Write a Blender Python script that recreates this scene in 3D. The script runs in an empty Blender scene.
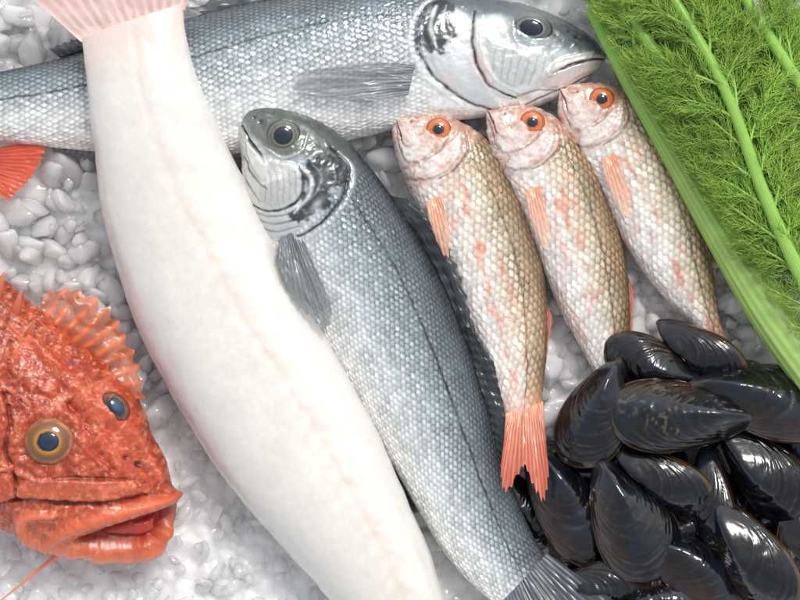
import bpy, bmesh, math, random
import numpy as np
random.seed(7); rng = np.random.RandomState(11)
S = 0.0007
col_ = bpy.context.scene.collection
ORG = {}
def Wv(A):
    A = np.asarray(A, float)
    out = np.empty_like(A)
    out[..., 0] = (A[..., 0]-400)*S; out[..., 1] = (300-A[..., 1])*S; out[..., 2] = A[..., 2]*S
    return out
def lin(c):
    c = np.clip(np.asarray(c, float)/255., 0, 1)
    return np.where(c < 0.04045, c/12.92, ((c+0.055)/1.055)**2.4)
def thing(name, label, cat, px, py, group=None, z=0):
    o = bpy.data.objects.new(name, None); col_.objects.link(o)
    w = Wv([px, py, z]); o.location = w; o.empty_display_size = 0.01
    o['label'] = label; o['category'] = cat
    if group: o['group'] = group
    ORG[o.name] = w
    return o
def mesh_data(name, V, faces, mat, col=None, smooth=True):
    me = bpy.data.meshes.new(name)
    V = np.asarray(V, np.float32)
    me.vertices.add(len(V)); me.vertices.foreach_set('co', V.ravel())
    loops = []; starts = []; n = 0
    for F in faces:
        F = np.asarray(F, np.int32)
        if len(F) == 0: continue
        k = F.shape[1]; loops.append(F.ravel())
        starts.append(n + np.arange(len(F))*k); n += F.size
    loops = np.concatenate(loops); starts = np.concatenate(starts)
    me.loops.add(len(loops)); me.loops.foreach_set('vertex_index', loops)
    me.polygons.add(len(starts)); me.polygons.foreach_set('loop_start', starts.astype(np.int32))
    me.update(calc_edges=True)
    me.polygons.foreach_set('use_smooth', np.full(len(starts), smooth))
    if col is not None:
        a = me.color_attributes.new('Col', 'FLOAT_COLOR', 'POINT')
        c = np.ones((len(V), 4), np.float32); col = np.asarray(col); c[:, :col.shape[1]] = col
        a.data.foreach_set('color', c.ravel())
    me.materials.append(mat)
    return me
def part(name, V, faces, mat, parent, col=None, smooth=True):
    org = ORG[parent.name] if parent else np.zeros(3)
    me = mesh_data(name, Wv(V)-org, faces, mat, col, smooth)
    o = bpy.data.objects.new(name, me); col_.objects.link(o)
    if parent: o.parent = parent
    ORG[o.name] = org
    return o
# ---------------------------------------------------------------- noise, splines
TAB = rng.rand(256, 256)
def vnoise(x, y):
    xi = np.floor(x).astype(int); yi = np.floor(y).astype(int)
    fx = x-xi; fy = y-yi; fx = fx*fx*(3-2*fx); fy = fy*fy*(3-2*fy)
    g = lambda a, b: TAB[a & 255, b & 255]
    return (g(xi, yi)*(1-fx)+g(xi+1, yi)*fx)*(1-fy)+(g(xi, yi+1)*(1-fx)+g(xi+1, yi+1)*fx)*fy
def fbm(x, y, o=4):
    r = 0; a = 0.5
    for i in range(o):
        r = r+a*vnoise(x*2**i+17*i, y*2**i+31*i); a *= 0.5
    return r/(1-0.5**o)
def sstep(a, b, x):
    t = np.clip((x-a)/(b-a), 0, 1); return t*t*(3-2*t)
def spline(P, n, kt=None):
    P = np.asarray(P, float)
    if kt is None: kt = np.r_[0, np.cumsum(np.linalg.norm(np.diff(P[:, :2], axis=0), axis=1))]
    m = np.gradient(P, kt, axis=0) if len(P) > 2 else np.repeat((P[1]-P[0])[None]/kt[-1], 2, 0)
    t = np.linspace(0, kt[-1], n)
    i = np.clip(np.searchsorted(kt, t, side='right')-1, 0, len(kt)-2)
    h = (kt[i+1]-kt[i])[:, None]; u = ((t-kt[i])[:, None])/h
    return ((2*u**3-3*u**2+1)*P[i]+(u**3-2*u**2+u)*h*m[i]+(-2*u**3+3*u**2)*P[i+1]+(u**3-u**2)*h*m[i+1])
def seg_dist(X, Y, pts, smooth=True):
    pts = np.asarray(pts, float)
    if smooth and len(pts) > 2: pts = spline(pts, max(12, len(pts)*4))
    d = np.full(X.shape, 1e9); tt = np.zeros(X.shape)
    n = len(pts)-1
    for i in range(n):
        a = pts[i]; b = pts[i+1]; e = b-a; L = e@e+1e-9
        t = np.clip(((X-a[0])*e[0]+(Y-a[1])*e[1])/L, 0, 1)
        q = np.hypot(X-a[0]-t*e[0], Y-a[1]-t*e[1])
        c = q < d; d = np.where(c, q, d); tt = np.where(c, (i+t)/n, tt)
    return d, tt
def in_poly(X, Y, pts):
    pts = np.asarray(pts, float); r = np.zeros(np.shape(X), bool); j = len(pts)-1
    for i in range(len(pts)):
        xi, yi = pts[i]; xj, yj = pts[j]
        c = ((yi > Y) != (yj > Y)) & (X < (xj-xi)*(Y-yi)/((yj-yi) if yj != yi else 1e-9)+xi)
        r ^= c; j = i
    return r
class Canvas:
    def warp(s):
        if not hasattr(s, 'XW'):
            s.XW = s.X+3.2*(fbm(s.X/11+3, s.Y/11)-.5); s.YW = s.Y+3.2*(fbm(s.X/11+60, s.Y/11+9)-.5); s.mod = .55+.9*fbm(s.X/8+21, s.Y/8+4)
    def stroke(s, pts, w, c=None, a=1., h=0., even=False):
        s.warp()
        d, t = seg_dist(s.XW, s.YW, pts)
        ww = w*(.35+.65*np.sin(np.pi*np.clip(t, .02, .98))**.6)
        m = np.exp(-(d/ww)**2)*s.top
        md = 1. if even else s.mod
        if c is not None: s.mix(m*a*md, c)
        if h: s.h += m*h*md
    def mix(s, m, c):
        m = np.clip(m, 0, 1)[..., None]; s.col = s.col*(1-m)+lin(c)*m
    def poly(s, pts, f, c=None, a=1., h=0., nz=0, ns=9):
        pts = np.asarray(pts, float)
        pts = spline(np.vstack([pts, pts[:1]]), len(pts)*5)
        d, _ = seg_dist(s.X, s.Y, pts, False)
        sd = np.where(in_poly(s.X, s.Y, pts), d, -d)
        if nz: sd = sd+nz*(fbm(s.X/ns, s.Y/ns)-.5)*2
        m = sstep(-f, f, sd)*s.top
        if c is not None: s.mix(m*a, c)
        if h: s.h += m*h
        return m
    def blob(s, x, y, rx, ry, ang, c=None, a=1., h=0., p=2):
        ca, sa = math.cos(math.radians(ang)), math.sin(math.radians(ang))
        u = ((s.X-x)*ca-(s.Y-y)*sa)/rx; v = ((s.X-x)*sa+(s.Y-y)*ca)/ry
        m = np.exp(-(u*u+v*v)**(p/2))*s.top
        if c is not None: s.mix(m*a, c)
        if h: s.h += m*h
    def P(s, f, v):
        i = int(np.clip(f, 0, 1)*(len(s.R)-1)); r = s.R[i]
        M = (r[:2]+r[2:4])/2; return M+v*(r[:2]-M)
    def zat(s, x, y):
        T = s.V[:, :s.nt]; k = np.argmin((T[..., 0]-x)**2+(T[..., 1]-y)**2)
        return T[..., 2].ravel()[k]
OUT = []
def body(name, st, du, nt, nb, paint, mat, parent, p=.85, pb=1.0):
    st = np.asarray(st, float)
    mid = (st[:, :2]+st[:, 2:4])/2
    kt = np.r_[0, np.cumsum(np.linalg.norm(np.diff(mid, axis=0), axis=1))]
    n = int(kt[-1]/du)
    R = spline(st, n, kt)
    th = np.r_[np.linspace(0, np.pi, nt), np.linspace(np.pi, 2*np.pi, nb+2)[1:-1]]
    v = np.cos(th)[None]; sn = np.sin(th)[None]
    M = (R[:, :2]+R[:, 2:4])/2; H = R[:, :2]-M; hw = np.linalg.norm(H, axis=1)
    C = Canvas(); C.R = R; C.nt = nt
    C.X = M[:, 0:1]+v*H[:, 0:1]; C.Y = M[:, 1:2]+v*H[:, 1:2]
    T = np.maximum(R[:, 5:6], 1)
    Z = R[:, 4:5]+T*np.where(sn >= 0, np.abs(sn)**p, -np.abs(sn)**pb*.8)
    C.s = np.repeat(np.linspace(0, kt[-1], n)[:, None], len(th), 1); C.L = kt[-1]
    thf = np.where(th > np.pi, 2*np.pi-th, th)
    C.w = (thf-np.pi/2)[None]*hw[:, None]*.92
    C.v = np.repeat(v, n, 0); C.f = C.s/C.L
    C.top = np.where(sn >= -.2, 1., 0.)*np.ones_like(C.X)
    C.col = np.ones(C.X.shape+(3,))*.5; C.h = np.zeros_like(C.X)
    paint(C)
    V = np.stack([C.X, C.Y, Z], -1)
    gu = np.gradient(V, axis=0); gv = np.roll(V, -1, 1)-np.roll(V, 1, 1)
    N = np.cross(gv, gu); N /= np.linalg.norm(N, axis=-1, keepdims=True)+1e-9
    if N[n//2, nt//2, 2] < 0: N = -N
    V = V+N*C.h[..., None]; C.V = V
    m = len(th)
    idx = np.arange(n*m).reshape(n, m); nx = np.roll(idx, -1, 1)
    F = np.stack([idx[:-1], nx[:-1], nx[1:], idx[1:]], -1).reshape(-1, 4)
    c0 = V[0].mean(0); c1 = V[-1].mean(0)
    VV = np.vstack([V.reshape(-1, 3), c0, c1]); a = n*m
    T0 = np.stack([nx[0], idx[0], np.full(m, a)], -1); T1 = np.stack([idx[-1], nx[-1], np.full(m, a+1)], -1)
    cc = np.vstack([C.col.reshape(-1, 3), C.col[0].mean(0), C.col[-1].mean(0)])
    o = part(name, VV, [F, T0, T1], mat, parent, cc)
    bm = bmesh.new(); bm.from_mesh(o.data); bmesh.ops.recalc_face_normals(bm, faces=bm.faces); bm.to_mesh(o.data); bm.free()
    C.obj = o
    C.outline = np.vstack([R[:, :2], R[::-1, 2:4]])[::6]
    OUT.append(C.outline)
    return C
def scales(s, w, a, b, Rp=1.6, Rq=.62):
    p = s/a; q = w/b; k0 = np.floor(p)
    done = np.zeros(s.shape, bool); D = np.ones(s.shape); ID = np.zeros(s.shape); TL = np.zeros(s.shape)
    for dk in (-1, 0):
        k = k0+dk; off = .5*np.mod(k, 2); j = np.round(q-off)
        d = np.sqrt(((p-k)/Rp)**2+((q-off-j)/Rq)**2)
        ins = (d < 1) & ~done
        ki = k.astype(int); ji = j.astype(int)
        r1 = TAB[(ki*7) & 255, (ji*13) & 255]; r2 = TAB[(ki*11+5) & 255, (ji*3+8) & 255]
        D = np.where(ins, d, D); ID = np.where(ins, r1, ID)
        TL = np.where(ins, (r1-.5)*(q-off-j)*2+(r2-.5)*(p-k-.8), TL); done |= ins
    scales.tilt = TL
    return D, ID
def fin(name, parent, base, tip, nr, z0, z1, c0, c1, mat, a0=1., a1=.85, jag=.12, bow=4, rel=.7, nv=26, per=8, mem=.7, mott=0.):
    nu = nr*per+1
    B = spline(base, nu); T = spline(tip, nu)
    u = np.linspace(0, nr, nu)[:, None]; v = np.linspace(0, 1, nv)[None]
    uw = u+.5*(fbm(u/2+7+0*v, 0*u+v*.5)-.5)
    fr = (.5+.5*np.cos(2*np.pi*uw))**1.5
    rv = TAB[np.arange(nu)//per & 255, 3][:, None]
    ext = 1-jag*(1-fr)-jag*.8*rv*(np.sin(np.pi*u/nr)**.5)
    vv = v*ext
    P = B[:, None]*(1-vv[..., None])+T[:, None]*vv[..., None]
    wob = (fbm(u/3+5+0*v, v*3+0*u)-.5)
    Z = z0+(z1-z0)*vv+bow*np.sin(np.pi*np.clip(vv, 0, 1)*.8)+rel*fr*(1-.6*v)+wob*bow*1.5
    C = lin(c0)*(1-vv[..., None])+lin(c1)*vv[..., None]
    split = .5+.5*np.cos(2*np.pi*uw*2)
    ray = fr*(1-.5*sstep(.4, 1, v))+split*.5*sstep(.4, 1, v)
    C = C*(mem+(1.25-mem)*ray[..., None])*(.8+.4*fbm(u*1.3+0*v, v*8+0*u)[..., None])
    if mott:
        mm = sstep(.5, .62, fbm(u*1.1+3+0*v, v*5+0*u))[..., None]*mott; C = C*(1-mm)+lin((120, 34, 20))*mm
    A = (a0+(a1-a0)*v)*(.75+.25*ray)*np.ones_like(Z); A = np.clip(np.where(v < .15, 1, A), 0, 1)
    V = np.stack([P[..., 0], P[..., 1], Z], -1).reshape(-1, 3)
    idx = np.arange(nu*nv).reshape(nu, nv)
    F = np.stack([idx[:-1, :-1], idx[1:, :-1], idx[1:, 1:], idx[:-1, 1:]], -1).reshape(-1, 4)
    return part(name, V, [F], mat, parent, np.concatenate([C, A[..., None]], -1).reshape(-1, 4))
def dome(name, parent, cx, cy, rx, ry, ang, z, h, mat, ramp, n=20, m=48, tilt=(0, 0)):
    r = np.linspace(0, 1, n)[:, None]; a = np.linspace(0, 2*np.pi, m, endpoint=False)[None]
    x = rx*r*np.cos(a); y = ry*r*np.sin(a); t = math.radians(ang)
    X = cx+x*math.cos(t)+y*math.sin(t); Y = cy-x*math.sin(t)+y*math.cos(t)
    Z = z+h*np.sqrt(np.clip(1-r*r*.98, 0, 1))-h*.25*(r**8)+tilt[0]*(X-cx)+tilt[1]*(Y-cy)+0*a
    ks = np.array([q[0] for q in ramp]); cs = np.array([lin(q[1]) for q in ramp])
    rr = np.repeat(r, m, 1)
    nz = fbm(3*np.cos(a)+0*r+9, 3*np.sin(a)+r*4+9)
    rr2 = np.clip(rr+(nz-.5)*.12*(rr > .1), 0, 1)
    C = np.stack([np.interp(rr2, ks, cs[:, i]) for i in range(3)], -1)*(.6+.8*nz[..., None])
    idx = np.arange(n*m).reshape(n, m); nx = np.roll(idx, -1, 1)
    F = np.stack([idx[:-1], idx[1:], nx[1:], nx[:-1]], -1).reshape(-1, 4)
    return part(name, np.stack([X, Y, Z], -1).reshape(-1, 3), [F], mat, parent, C.reshape(-1, 3))
# ---------------------------------------------------------------- materials
def material(name, rough=.35, metal=0., coat=0., sss=0., trans=0., spec=.5, bump=0., bscale=600, base=None, alpha=False, ior=1.45, radius=.01, cr=.1, rvar=.0, rad=(1, .7, .6)):
    m = bpy.data.materials.new(name); m.use_nodes = True
    nt = m.node_tree; b = nt.nodes['Principled BSDF']; L = nt.links
    tc = nt.nodes.new('ShaderNodeTexCoord')
    nz = nt.nodes.new('ShaderNodeTexNoise'); nz.inputs['Scale'].default_value = bscale; nz.inputs['Detail'].default_value = 4
    L.new(tc.outputs['Object'], nz.inputs['Vector'])
    hsv = nt.nodes.new('ShaderNodeHueSaturation')
    mr = nt.nodes.new('ShaderNodeMapRange'); mr.inputs['To Min'].default_value = .92; mr.inputs['To Max'].default_value = 1.08
    L.new(nz.outputs['Fac'], mr.inputs['Value']); L.new(mr.outputs['Result'], hsv.inputs['Value'])
    if base is None:
        at = nt.nodes.new('ShaderNodeAttribute'); at.attribute_name = 'Col'
        L.new(at.outputs['Color'], hsv.inputs['Color'])
        if alpha: L.new(at.outputs['Alpha'], b.inputs['Alpha'])
        L.new(hsv.outputs['Color'], b.inputs['Base Color'])
    else: b.inputs['Base Color'].default_value = (*base, 1)
    if rvar:
        r2 = nt.nodes.new('ShaderNodeMapRange'); r2.inputs['From Min'].default_value = .3; r2.inputs['From Max'].default_value = .7
        r2.inputs['To Min'].default_value = max(.03, rough-rvar); r2.inputs['To Max'].default_value = rough+rvar
        n2 = nt.nodes.new('ShaderNodeTexNoise'); n2.inputs['Scale'].default_value = bscale*.2; n2.inputs['Detail'].default_value = 4
        L.new(tc.outputs['Object'], n2.inputs['Vector']); L.new(n2.outputs['Fac'], r2.inputs['Value']); L.new(r2.outputs['Result'], b.inputs['Roughness'])
    else: b.inputs['Roughness'].default_value = rough
    b.inputs['Metallic'].default_value = metal
    b.inputs['Coat Weight'].default_value = coat; b.inputs['Coat Roughness'].default_value = cr
    b.inputs['Subsurface Weight'].default_value = sss; b.inputs['Subsurface Radius'].default_value = rad; b.inputs['Subsurface Scale'].default_value = radius
    b.inputs['Transmission Weight'].default_value = trans; b.inputs['Specular IOR Level'].default_value = spec
    b.inputs['IOR'].default_value = ior
    if bump:
        bp = nt.nodes.new('ShaderNodeBump'); bp.inputs['Strength'].default_value = bump; bp.inputs['Distance'].default_value = .0006
        L.new(nz.outputs['Fac'], bp.inputs['Height']); L.new(bp.outputs['Normal'], b.inputs['Normal'])
    return m
M_silver = material('silver_skin', .3, .22, .4, bump=.1, bscale=900, rvar=.1)
M_mullet = material('mullet_skin', .3, .12, .4, bump=.1, bscale=900, rvar=.1)
M_white = material('white_skin', .3, 0, .55, bump=.04, bscale=250, rvar=.1, cr=.1)
M_red = material('red_skin', .4, 0, .3, bump=.3, bscale=700, rvar=.12, cr=.18)
M_fin = material('fin_membrane', .3, 0, .3, alpha=True, bump=.1, bscale=900)
M_eye = material('eye_gloss', .08, 0, 1., cr=.03)
M_ice = material('clear_ice', .06, 0, .5, sss=1., trans=.3, bump=.2, bscale=150, base=(.985, .995, 1.), ior=1.31, rvar=.04, radius=.02, rad=(.9, 1, 1), cr=.03)
M_grit = material('wet_ice', .14, 0, .4, sss=1., bump=.12, bscale=240, radius=.025, rvar=.08, rad=(.92, 1, 1), cr=.04)
M_shell = material('mussel_shell', .19, 0, .5, bump=.15, bscale=500, rvar=.1, cr=.07)
M_leaf = material('fennel_leaf', .42, 0, .1)
M_stalk = material('fennel_stalk', .35, 0, .3, bump=.1, bscale=300)

# ---------------------------------------------------------------- sea bass
def grad(C, ks, cs):
    cs = np.array([lin(c) for c in cs]); vv = C.v+(fbm(C.s/30, C.w/14)-.5)*.18
    C.col = np.stack([np.interp(vv, ks, cs[:, i]) for i in range(3)], -1)
def bass_common(C, head_f, a, b, amp=.45):
    s2 = C.s+5*(fbm(C.s/40, C.w/40)-.5)
    D, ID = scales(s2, C.w+2*np.sin(C.s/55), a, b); TL = scales.tilt
    ms = sstep(-6, 14, C.s-head_f-6*np.cos(C.v*2))*C.top
    C.h += ms*(amp*(D**3)+.85*TL)
    e = sstep(.6, 1., D)
    dk = .6*(.3+1.3*fbm(C.s/22+3, C.w/12))*(.45+.6*sstep(-.6, .5, C.v))
    C.col *= (1-ms*np.clip(dk*e, 0, .9))[..., None]
    C.col *= (1+ms*(.36*(ID-.5)+.32*(1-sstep(.0, .5, np.abs(D-.42)*2))))[..., None]
    C.col *= (.80+.40*fbm(C.s/16, C.w/5))[..., None]
    hd = 1-ms
    C.h += hd*((fbm(C.X/7, C.Y/7)-.5)*1.4+(fbm(C.X/2.5, C.Y/2.5)-.5)*.3)
    C.col *= (1-hd*(fbm(C.X/4, C.Y/4)-.5)*.6)[..., None]

def paint_bass2(C):
    grad(C, [-1, -.75, -.35, 0, .3, .6, 1], [(238, 237, 234), (233, 234, 231), (213, 219, 220), (182, 192, 197), (142, 153, 159), (102, 113, 119), (60, 67, 72)])
    bass_common(C, 118, 5.4, 5.1)
    lat = [(338, 178), (362, 215), (392, 262), (420, 320), (444, 380), (466, 440), (484, 490), (505, 540), (520, 570)]
    C.stroke(lat, 1.4, (40, 44, 50), .85)
    C.poly([(238, 100), (300, 104), (345, 132), (356, 166), (330, 164), (302, 158), (286, 160), (270, 152), (256, 140), (240, 120)], 6, (78, 83, 80), .8, nz=5)
    C.blob(312, 138, 16, 8, -40, (140, 146, 136), .55); C.blob(268, 120, 9, 4, 20, (150, 154, 142), .5); C.blob(300, 118, 12, 3, -15, (150, 156, 146), .5)
    C.mix(sstep(.56, .7, fbm(C.X/5+70, C.Y/5))*.5*(C.s < 90)*(C.v > 0), (40, 44, 42))
    C.stroke([(262, 114), (290, 118), (318, 134), (338, 156)], 2, (46, 52, 52), .5)
    C.poly([(248, 168), (262, 160), (284, 164), (300, 168), (304, 186), (296, 204), (272, 212), (252, 202)], 3, (206, 207, 202), .92, 2., nz=2)
    C.blob(278, 180, 16, 8, 25, (242, 243, 238), .7)
    C.poly([(262, 186), (284, 178), (298, 172), (300, 186), (292, 200), (272, 206), (262, 200)], 2, (188, 190, 186), .6, 1.2, nz=2)
    for k in range(6): C.stroke([(262+7*k, 166+k), (268+6*k, 184), (268+6*k, 202)], 1.1, (146, 150, 148), .45)
    C.poly([(250, 206), (274, 214), (300, 207), (310, 220), (292, 236), (268, 238)], 3, (198, 202, 202), .85, 1, nz=2)
    for k in range(3): C.stroke([(254+2*k, 212+7*k), (274, 218+7*k), (298+2*k, 213+7*k)], 1.1, (120, 126, 128), .7, -.8)
    C.poly([(302, 172), (316, 160), (336, 160), (348, 172), (344, 186), (332, 192), (331, 208), (315, 212), (304, 224), (292, 220), (303, 204), (307, 188)], 2.4, (28, 30, 32), .92, 0, nz=6, ns=5)
    C.poly([(318, 172), (330, 172), (332, 184), (320, 186)], 4, (94, 102, 106), .5, nz=5, ns=5)
    C.stroke([(304, 170), (313, 182), (309, 198), (296, 214)], 2.4, (216, 218, 214), .95, .4)  # this and the next pale marks: highlights painted onto the black gill patch
    C.stroke([(314, 166), (322, 176), (320, 190), (312, 200)], 1.4, (150, 158, 160), .6)
    C.stroke([(334, 168), (337, 182), (327, 198)], 1.3, (130, 138, 142), .5)
    C.blob(318, 206, 8, 3.5, 50, (196, 200, 196), .7)
    C.stroke([(332, 150), (348, 166), (346, 190), (332, 214), (306, 234), (280, 242)], 1.8, (22, 24, 26), .9, -1.6)
    C.stroke([(340, 154), (354, 172), (350, 196), (334, 220), (308, 240)], 2.4, (196, 200, 200), .6, .5)
    C.stroke([(252, 205), (273, 212), (297, 204), (305, 187), (301, 168)], 1.4, (32, 34, 36), 1., -1.8)
    C.poly([(238, 120), (246, 130), (258, 150), (268, 166), (264, 180), (252, 170), (243, 156), (240, 140)], 2, (196, 198, 192), .9, .8)
    C.stroke([(238, 118), (246, 134), (257, 150), (267, 164)], 1.5, (30, 32, 34), 1.1, -2.4)
    C.poly([(249, 144), (258, 153), (270, 169), (266, 182), (257, 170), (250, 156)], 1.4, (226, 227, 222), .8, 1.6)
    C.stroke([(246, 158), (254, 174), (264, 186), (270, 190)], 1.1, (84, 88, 90), .85, -1.)
    C.stroke([(245, 176), (254, 190), (262, 202)], 1.1, (110, 114, 116), .7, -.8)
    C.blob(262, 124, 2.6, 1.8, 30, (14, 14, 16), .95, -1.5); C.blob(256, 120, 1.8, 1.5, 30, (14, 14, 16), .9, -1)
    C.blob(285, 138, 22, 21, 0, (112, 115, 106), .7, 1.5)
    C.stroke([(266, 150), (284, 160), (304, 152), (309, 136)], 1.5, (200, 204, 198), .6, .7)
t = thing('sea_bass', 'silver blue sea bass lying diagonally between the white fish and the first red striped fish', 'fish', 400, 350, 'silver sea bass')
st = [(245, 107, 241, 112, 62, 4), (259, 105, 240, 126, 62, 12), (292, 110, 242, 156, 62, 22), (327, 126, 246, 200, 60, 30), (355, 150, 258, 232, 57, 34), (385, 188, 278, 266, 53, 37),
      (415, 232, 301, 308, 48, 39), (444, 285, 330, 358, 44, 39), (467, 340, 362, 412, 42, 37), (485, 393, 392, 464, 40, 33), (498, 438, 417, 508, 40, 28),
      (510, 480, 440, 546, 42, 21), (522, 512, 462, 574, 44, 15), (534, 538, 482, 592, 46, 11), (545, 556, 496, 606, 46, 8)]
C = body('body', st, .9, 190, 40, paint_bass2, M_silver, t)
z = C.zat(285, 138)
e = dome('eye', t, 285, 138, 17.5, 16.5, 20, z-3, 7.5, M_eye, [(0, (8, 8, 12)), (.52, (14, 14, 18)), (.6, (128, 126, 110)), (.68, (84, 84, 76)), (.84, (104, 105, 98)), (.93, (54, 56, 55)), (1, (26, 28, 30))])
dome('pupil', e, 285, 138, 10, 9.6, 0, z+2.7, 2.4, M_eye, [(0, (10, 16, 28)), (.7, (20, 32, 54)), (1, (6, 6, 8))])
fin('pectoral_fin', t, [(282, 238), (300, 230)], [(277, 262), (287, 290), (308, 316), (330, 330), (334, 314), (324, 284)], 13, 84, 88, (116, 122, 128), (112, 118, 122), M_fin, 1, .78, bow=6, jag=.04, rel=.35)
fin('dorsal_fin', t, [(388, 196), (418, 238), (446, 290), (460, 326)], [(408, 200), (438, 230), (462, 276), (473, 328)], 9, 58, 64, (62, 68, 74), (44, 50, 56), M_fin, 1, .85, jag=.14, mem=.6, rel=1.)
fin('rear_dorsal_fin', t, [(458, 320), (480, 386), (494, 436), (502, 466)], [(472, 326), (502, 380), (512, 432), (511, 480)], 16, 54, 58, (58, 64, 70), (40, 44, 50), M_fin, 1, .9, jag=.05)
fin('anal_fin', t, [(396, 470), (420, 516)], [(384, 474), (408, 530)], 10, 30, 18, (90, 98, 104), (60, 66, 72), M_fin)
fin('tail_fin', t, [(546, 552), (522, 580), (494, 608)], [(612, 598), (604, 640), (574, 668), (530, 684), (478, 668)], 22, 52, 66, (96, 103, 109), (54, 59, 66), M_fin, 1, 1, jag=.04, rel=.8)

def paint_bass1(C):
    grad(C, [-1, -.7, -.3, 0, .35, .65, 1], [(243, 242, 239), (242, 242, 240), (230, 233, 232), (205, 212, 214), (165, 176, 182), (122, 134, 141), (72, 80, 86)])
    bass_common(C, 172, 5.6, 5.3)
    C.stroke([(430, 18), (380, 18), (300, 30), (200, 58), (100, 84), (0, 101), (-100, 108)], 1.4, (54, 60, 66), .8)
    C.poly([(612, 50), (594, 34), (560, 12), (520, -8), (450, -16), (446, 6), (480, 12), (508, 18), (556, 44), (584, 54)], 5, (84, 91, 95), .8, nz=5)
    C.mix(sstep(.56, .7, fbm(C.X/5+70, C.Y/5))*.4*(C.s < 130)*(C.v > .3), (50, 54, 56))
    C.poly([(472, 20), (505, 20), (512, 46), (550, 58), (546, 80), (520, 98), (492, 92), (476, 62)], 4, (216, 217, 215), .88, 2., nz=2)
    C.poly([(486, 40), (504, 48), (530, 62), (524, 84), (504, 86), (490, 66)], 3, (192, 196, 196), .5, 1.2, nz=3)
    for k in range(7): C.stroke([(496+8*k, 48+2*k), (493+8*k, 66+k), (492+7*k, 86)], 1.2, (158, 162, 164), .55)
    C.poly([(426, 34), (446, 8), (468, 18), (472, 60), (488, 90), (500, 108), (470, 104), (438, 78)], 3, (206, 210, 212), .85, 1.8, nz=2)
    C.blob(457, 52, 10, 26, 20, (244, 244, 242), .6)
    C.blob(480, 68, 7, 20, 25, (228, 186, 182), .6); C.blob(448, 84, 10, 6, -40, (226, 196, 192), .5)
    C.poly([(418, 44), (428, 14), (442, 0), (454, 8), (449, 22), (456, 36), (444, 44), (446, 56), (430, 54)], 2.4, (28, 32, 36), .92, 0, nz=6, ns=5)
    C.stroke([(436, 8), (430, 30), (436, 50)], 2.2, (214, 217, 216), .9)
    C.stroke([(446, 8), (441, 28), (449, 44)], 1.5, (170, 176, 178), .7)
    C.stroke([(424, 22), (422, 40), (430, 54)], 1.4, (120, 130, 136), .6)
    C.stroke([(446, -4), (424, 14), (416, 42), (430, 74), (466, 102), (498, 114)], 1.8, (34, 38, 42), .9, -1.8)
    C.stroke([(438, -4), (417, 14), (409, 42), (424, 78), (462, 108)], 2.4, (222, 225, 225), .6, .6)
    C.stroke([(474, 14), (472, 50), (486, 84), (516, 100)], 1.5, (46, 50, 54), 1., -1.9)
    C.stroke([(482, 18), (480, 48), (494, 80), (520, 94)], 1.6, (238, 239, 237), .7, .8)
    C.poly([(606, 58), (590, 58), (570, 62), (548, 70), (538, 80), (544, 88), (560, 86), (580, 76), (602, 66)], 2, (212, 202, 200), .85, 1., nz=1)
    C.stroke([(607, 59), (590, 61), (572, 66), (552, 74)], 1.5, (54, 46, 48), 1.1, -2.6)
    C.poly([(594, 52), (572, 56), (552, 64), (544, 74), (550, 78), (560, 70), (574, 63), (592, 58)], 1.4, (226, 218, 214), .8, 1.3)
    C.blob(570, 82, 22, 7, 20, (236, 208, 202), .75)
    C.stroke([(600, 72), (566, 88), (524, 106)], 1.2, (120, 116, 118), .85, -1.)
    C.stroke([(560, 92), (535, 92), (510, 100)], 1.1, (140, 136, 138), .7, -.8)
    C.blob(576, 38, 2.8, 1.8, 0, (14, 14, 16), .95, -1.5); C.blob(568, 33, 2, 1.4, 0, (14, 14, 16), .9, -1)
    C.blob(530, 30, 27, 20, 0, (134, 139, 137), .7, 1.5)
t = thing('sea_bass', 'large silver sea bass stretched across the top with its head beside the fennel', 'fish', 300, 70, 'silver sea bass')
st = [(607, 55, 605, 61, 38, 4), (594, 39, 592, 75, 38, 13), (566, 21, 569, 92, 38, 22), (535, 8, 539, 106, 38, 29), (495, -3, 500, 115, 38, 33), (450, -10, 455, 121, 38, 36),
      (400, -14, 405, 128, 38, 38), (300, -6, 310, 148, 38, 40), (200, 15, 210, 158, 38, 37), (100, 48, 105, 152, 36, 30), (0, 72, 0, 141, 34, 20), (-60, 84, -60, 134, 34, 12), (-110, 88, -110, 132, 34, 8)]
C = body('body', st, .9, 200, 40, paint_bass1, M_silver, t)
z = C.zat(530, 30)
e = dome('eye', t, 530, 30, 22, 15.5, -8, z-4, 7.5, M_eye, [(0, (8, 8, 12)), (.5, (14, 16, 20)), (.58, (134, 138, 132)), (.68, (84, 90, 92)), (.86, (108, 114, 114)), (.94, (62, 68, 70)), (1, (40, 46, 50))])
dome('pupil', e, 531, 30, 10.8, 8.4, -8, z+2.3, 2.2, M_eye, [(0, (10, 16, 28)), (.7, (20, 34, 58)), (1, (6, 6, 8))])
fin('pectoral_fin', t, [(415, 68), (408, 98)], [(372, 65), (330, 70), (294, 82), (292, 90), (330, 102), (368, 106)], 13, 80, 86, (124, 130, 134), (138, 143, 147), M_fin, 1, .72, bow=7, jag=.03, rel=.35)
fin('dorsal_fin', t, [(400, -12), (300, -4), (205, 15)], [(400, -50), (290, -34), (188, 8)], 9, 36, 40, (80, 88, 94), (60, 66, 72), M_fin, jag=.2)
fin('rear_dorsal_fin', t, [(150, 32), (60, 58)], [(138, 12), (48, 48)], 12, 34, 38, (70, 76, 84), (56, 62, 70), M_fin)
fin('anal_fin', t, [(100, 150), (48, 144)], [(92, 163), (52, 152)], 8, 32, 26, (130, 136, 142), (80, 86, 94), M_fin)
fin('tail_fin', t, [(-108, 88), (-108, 132)], [(-200, 60), (-170, 110), (-200, 170)], 18, 34, 36, (80, 88, 96), (50, 56, 62), M_fin)

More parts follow.
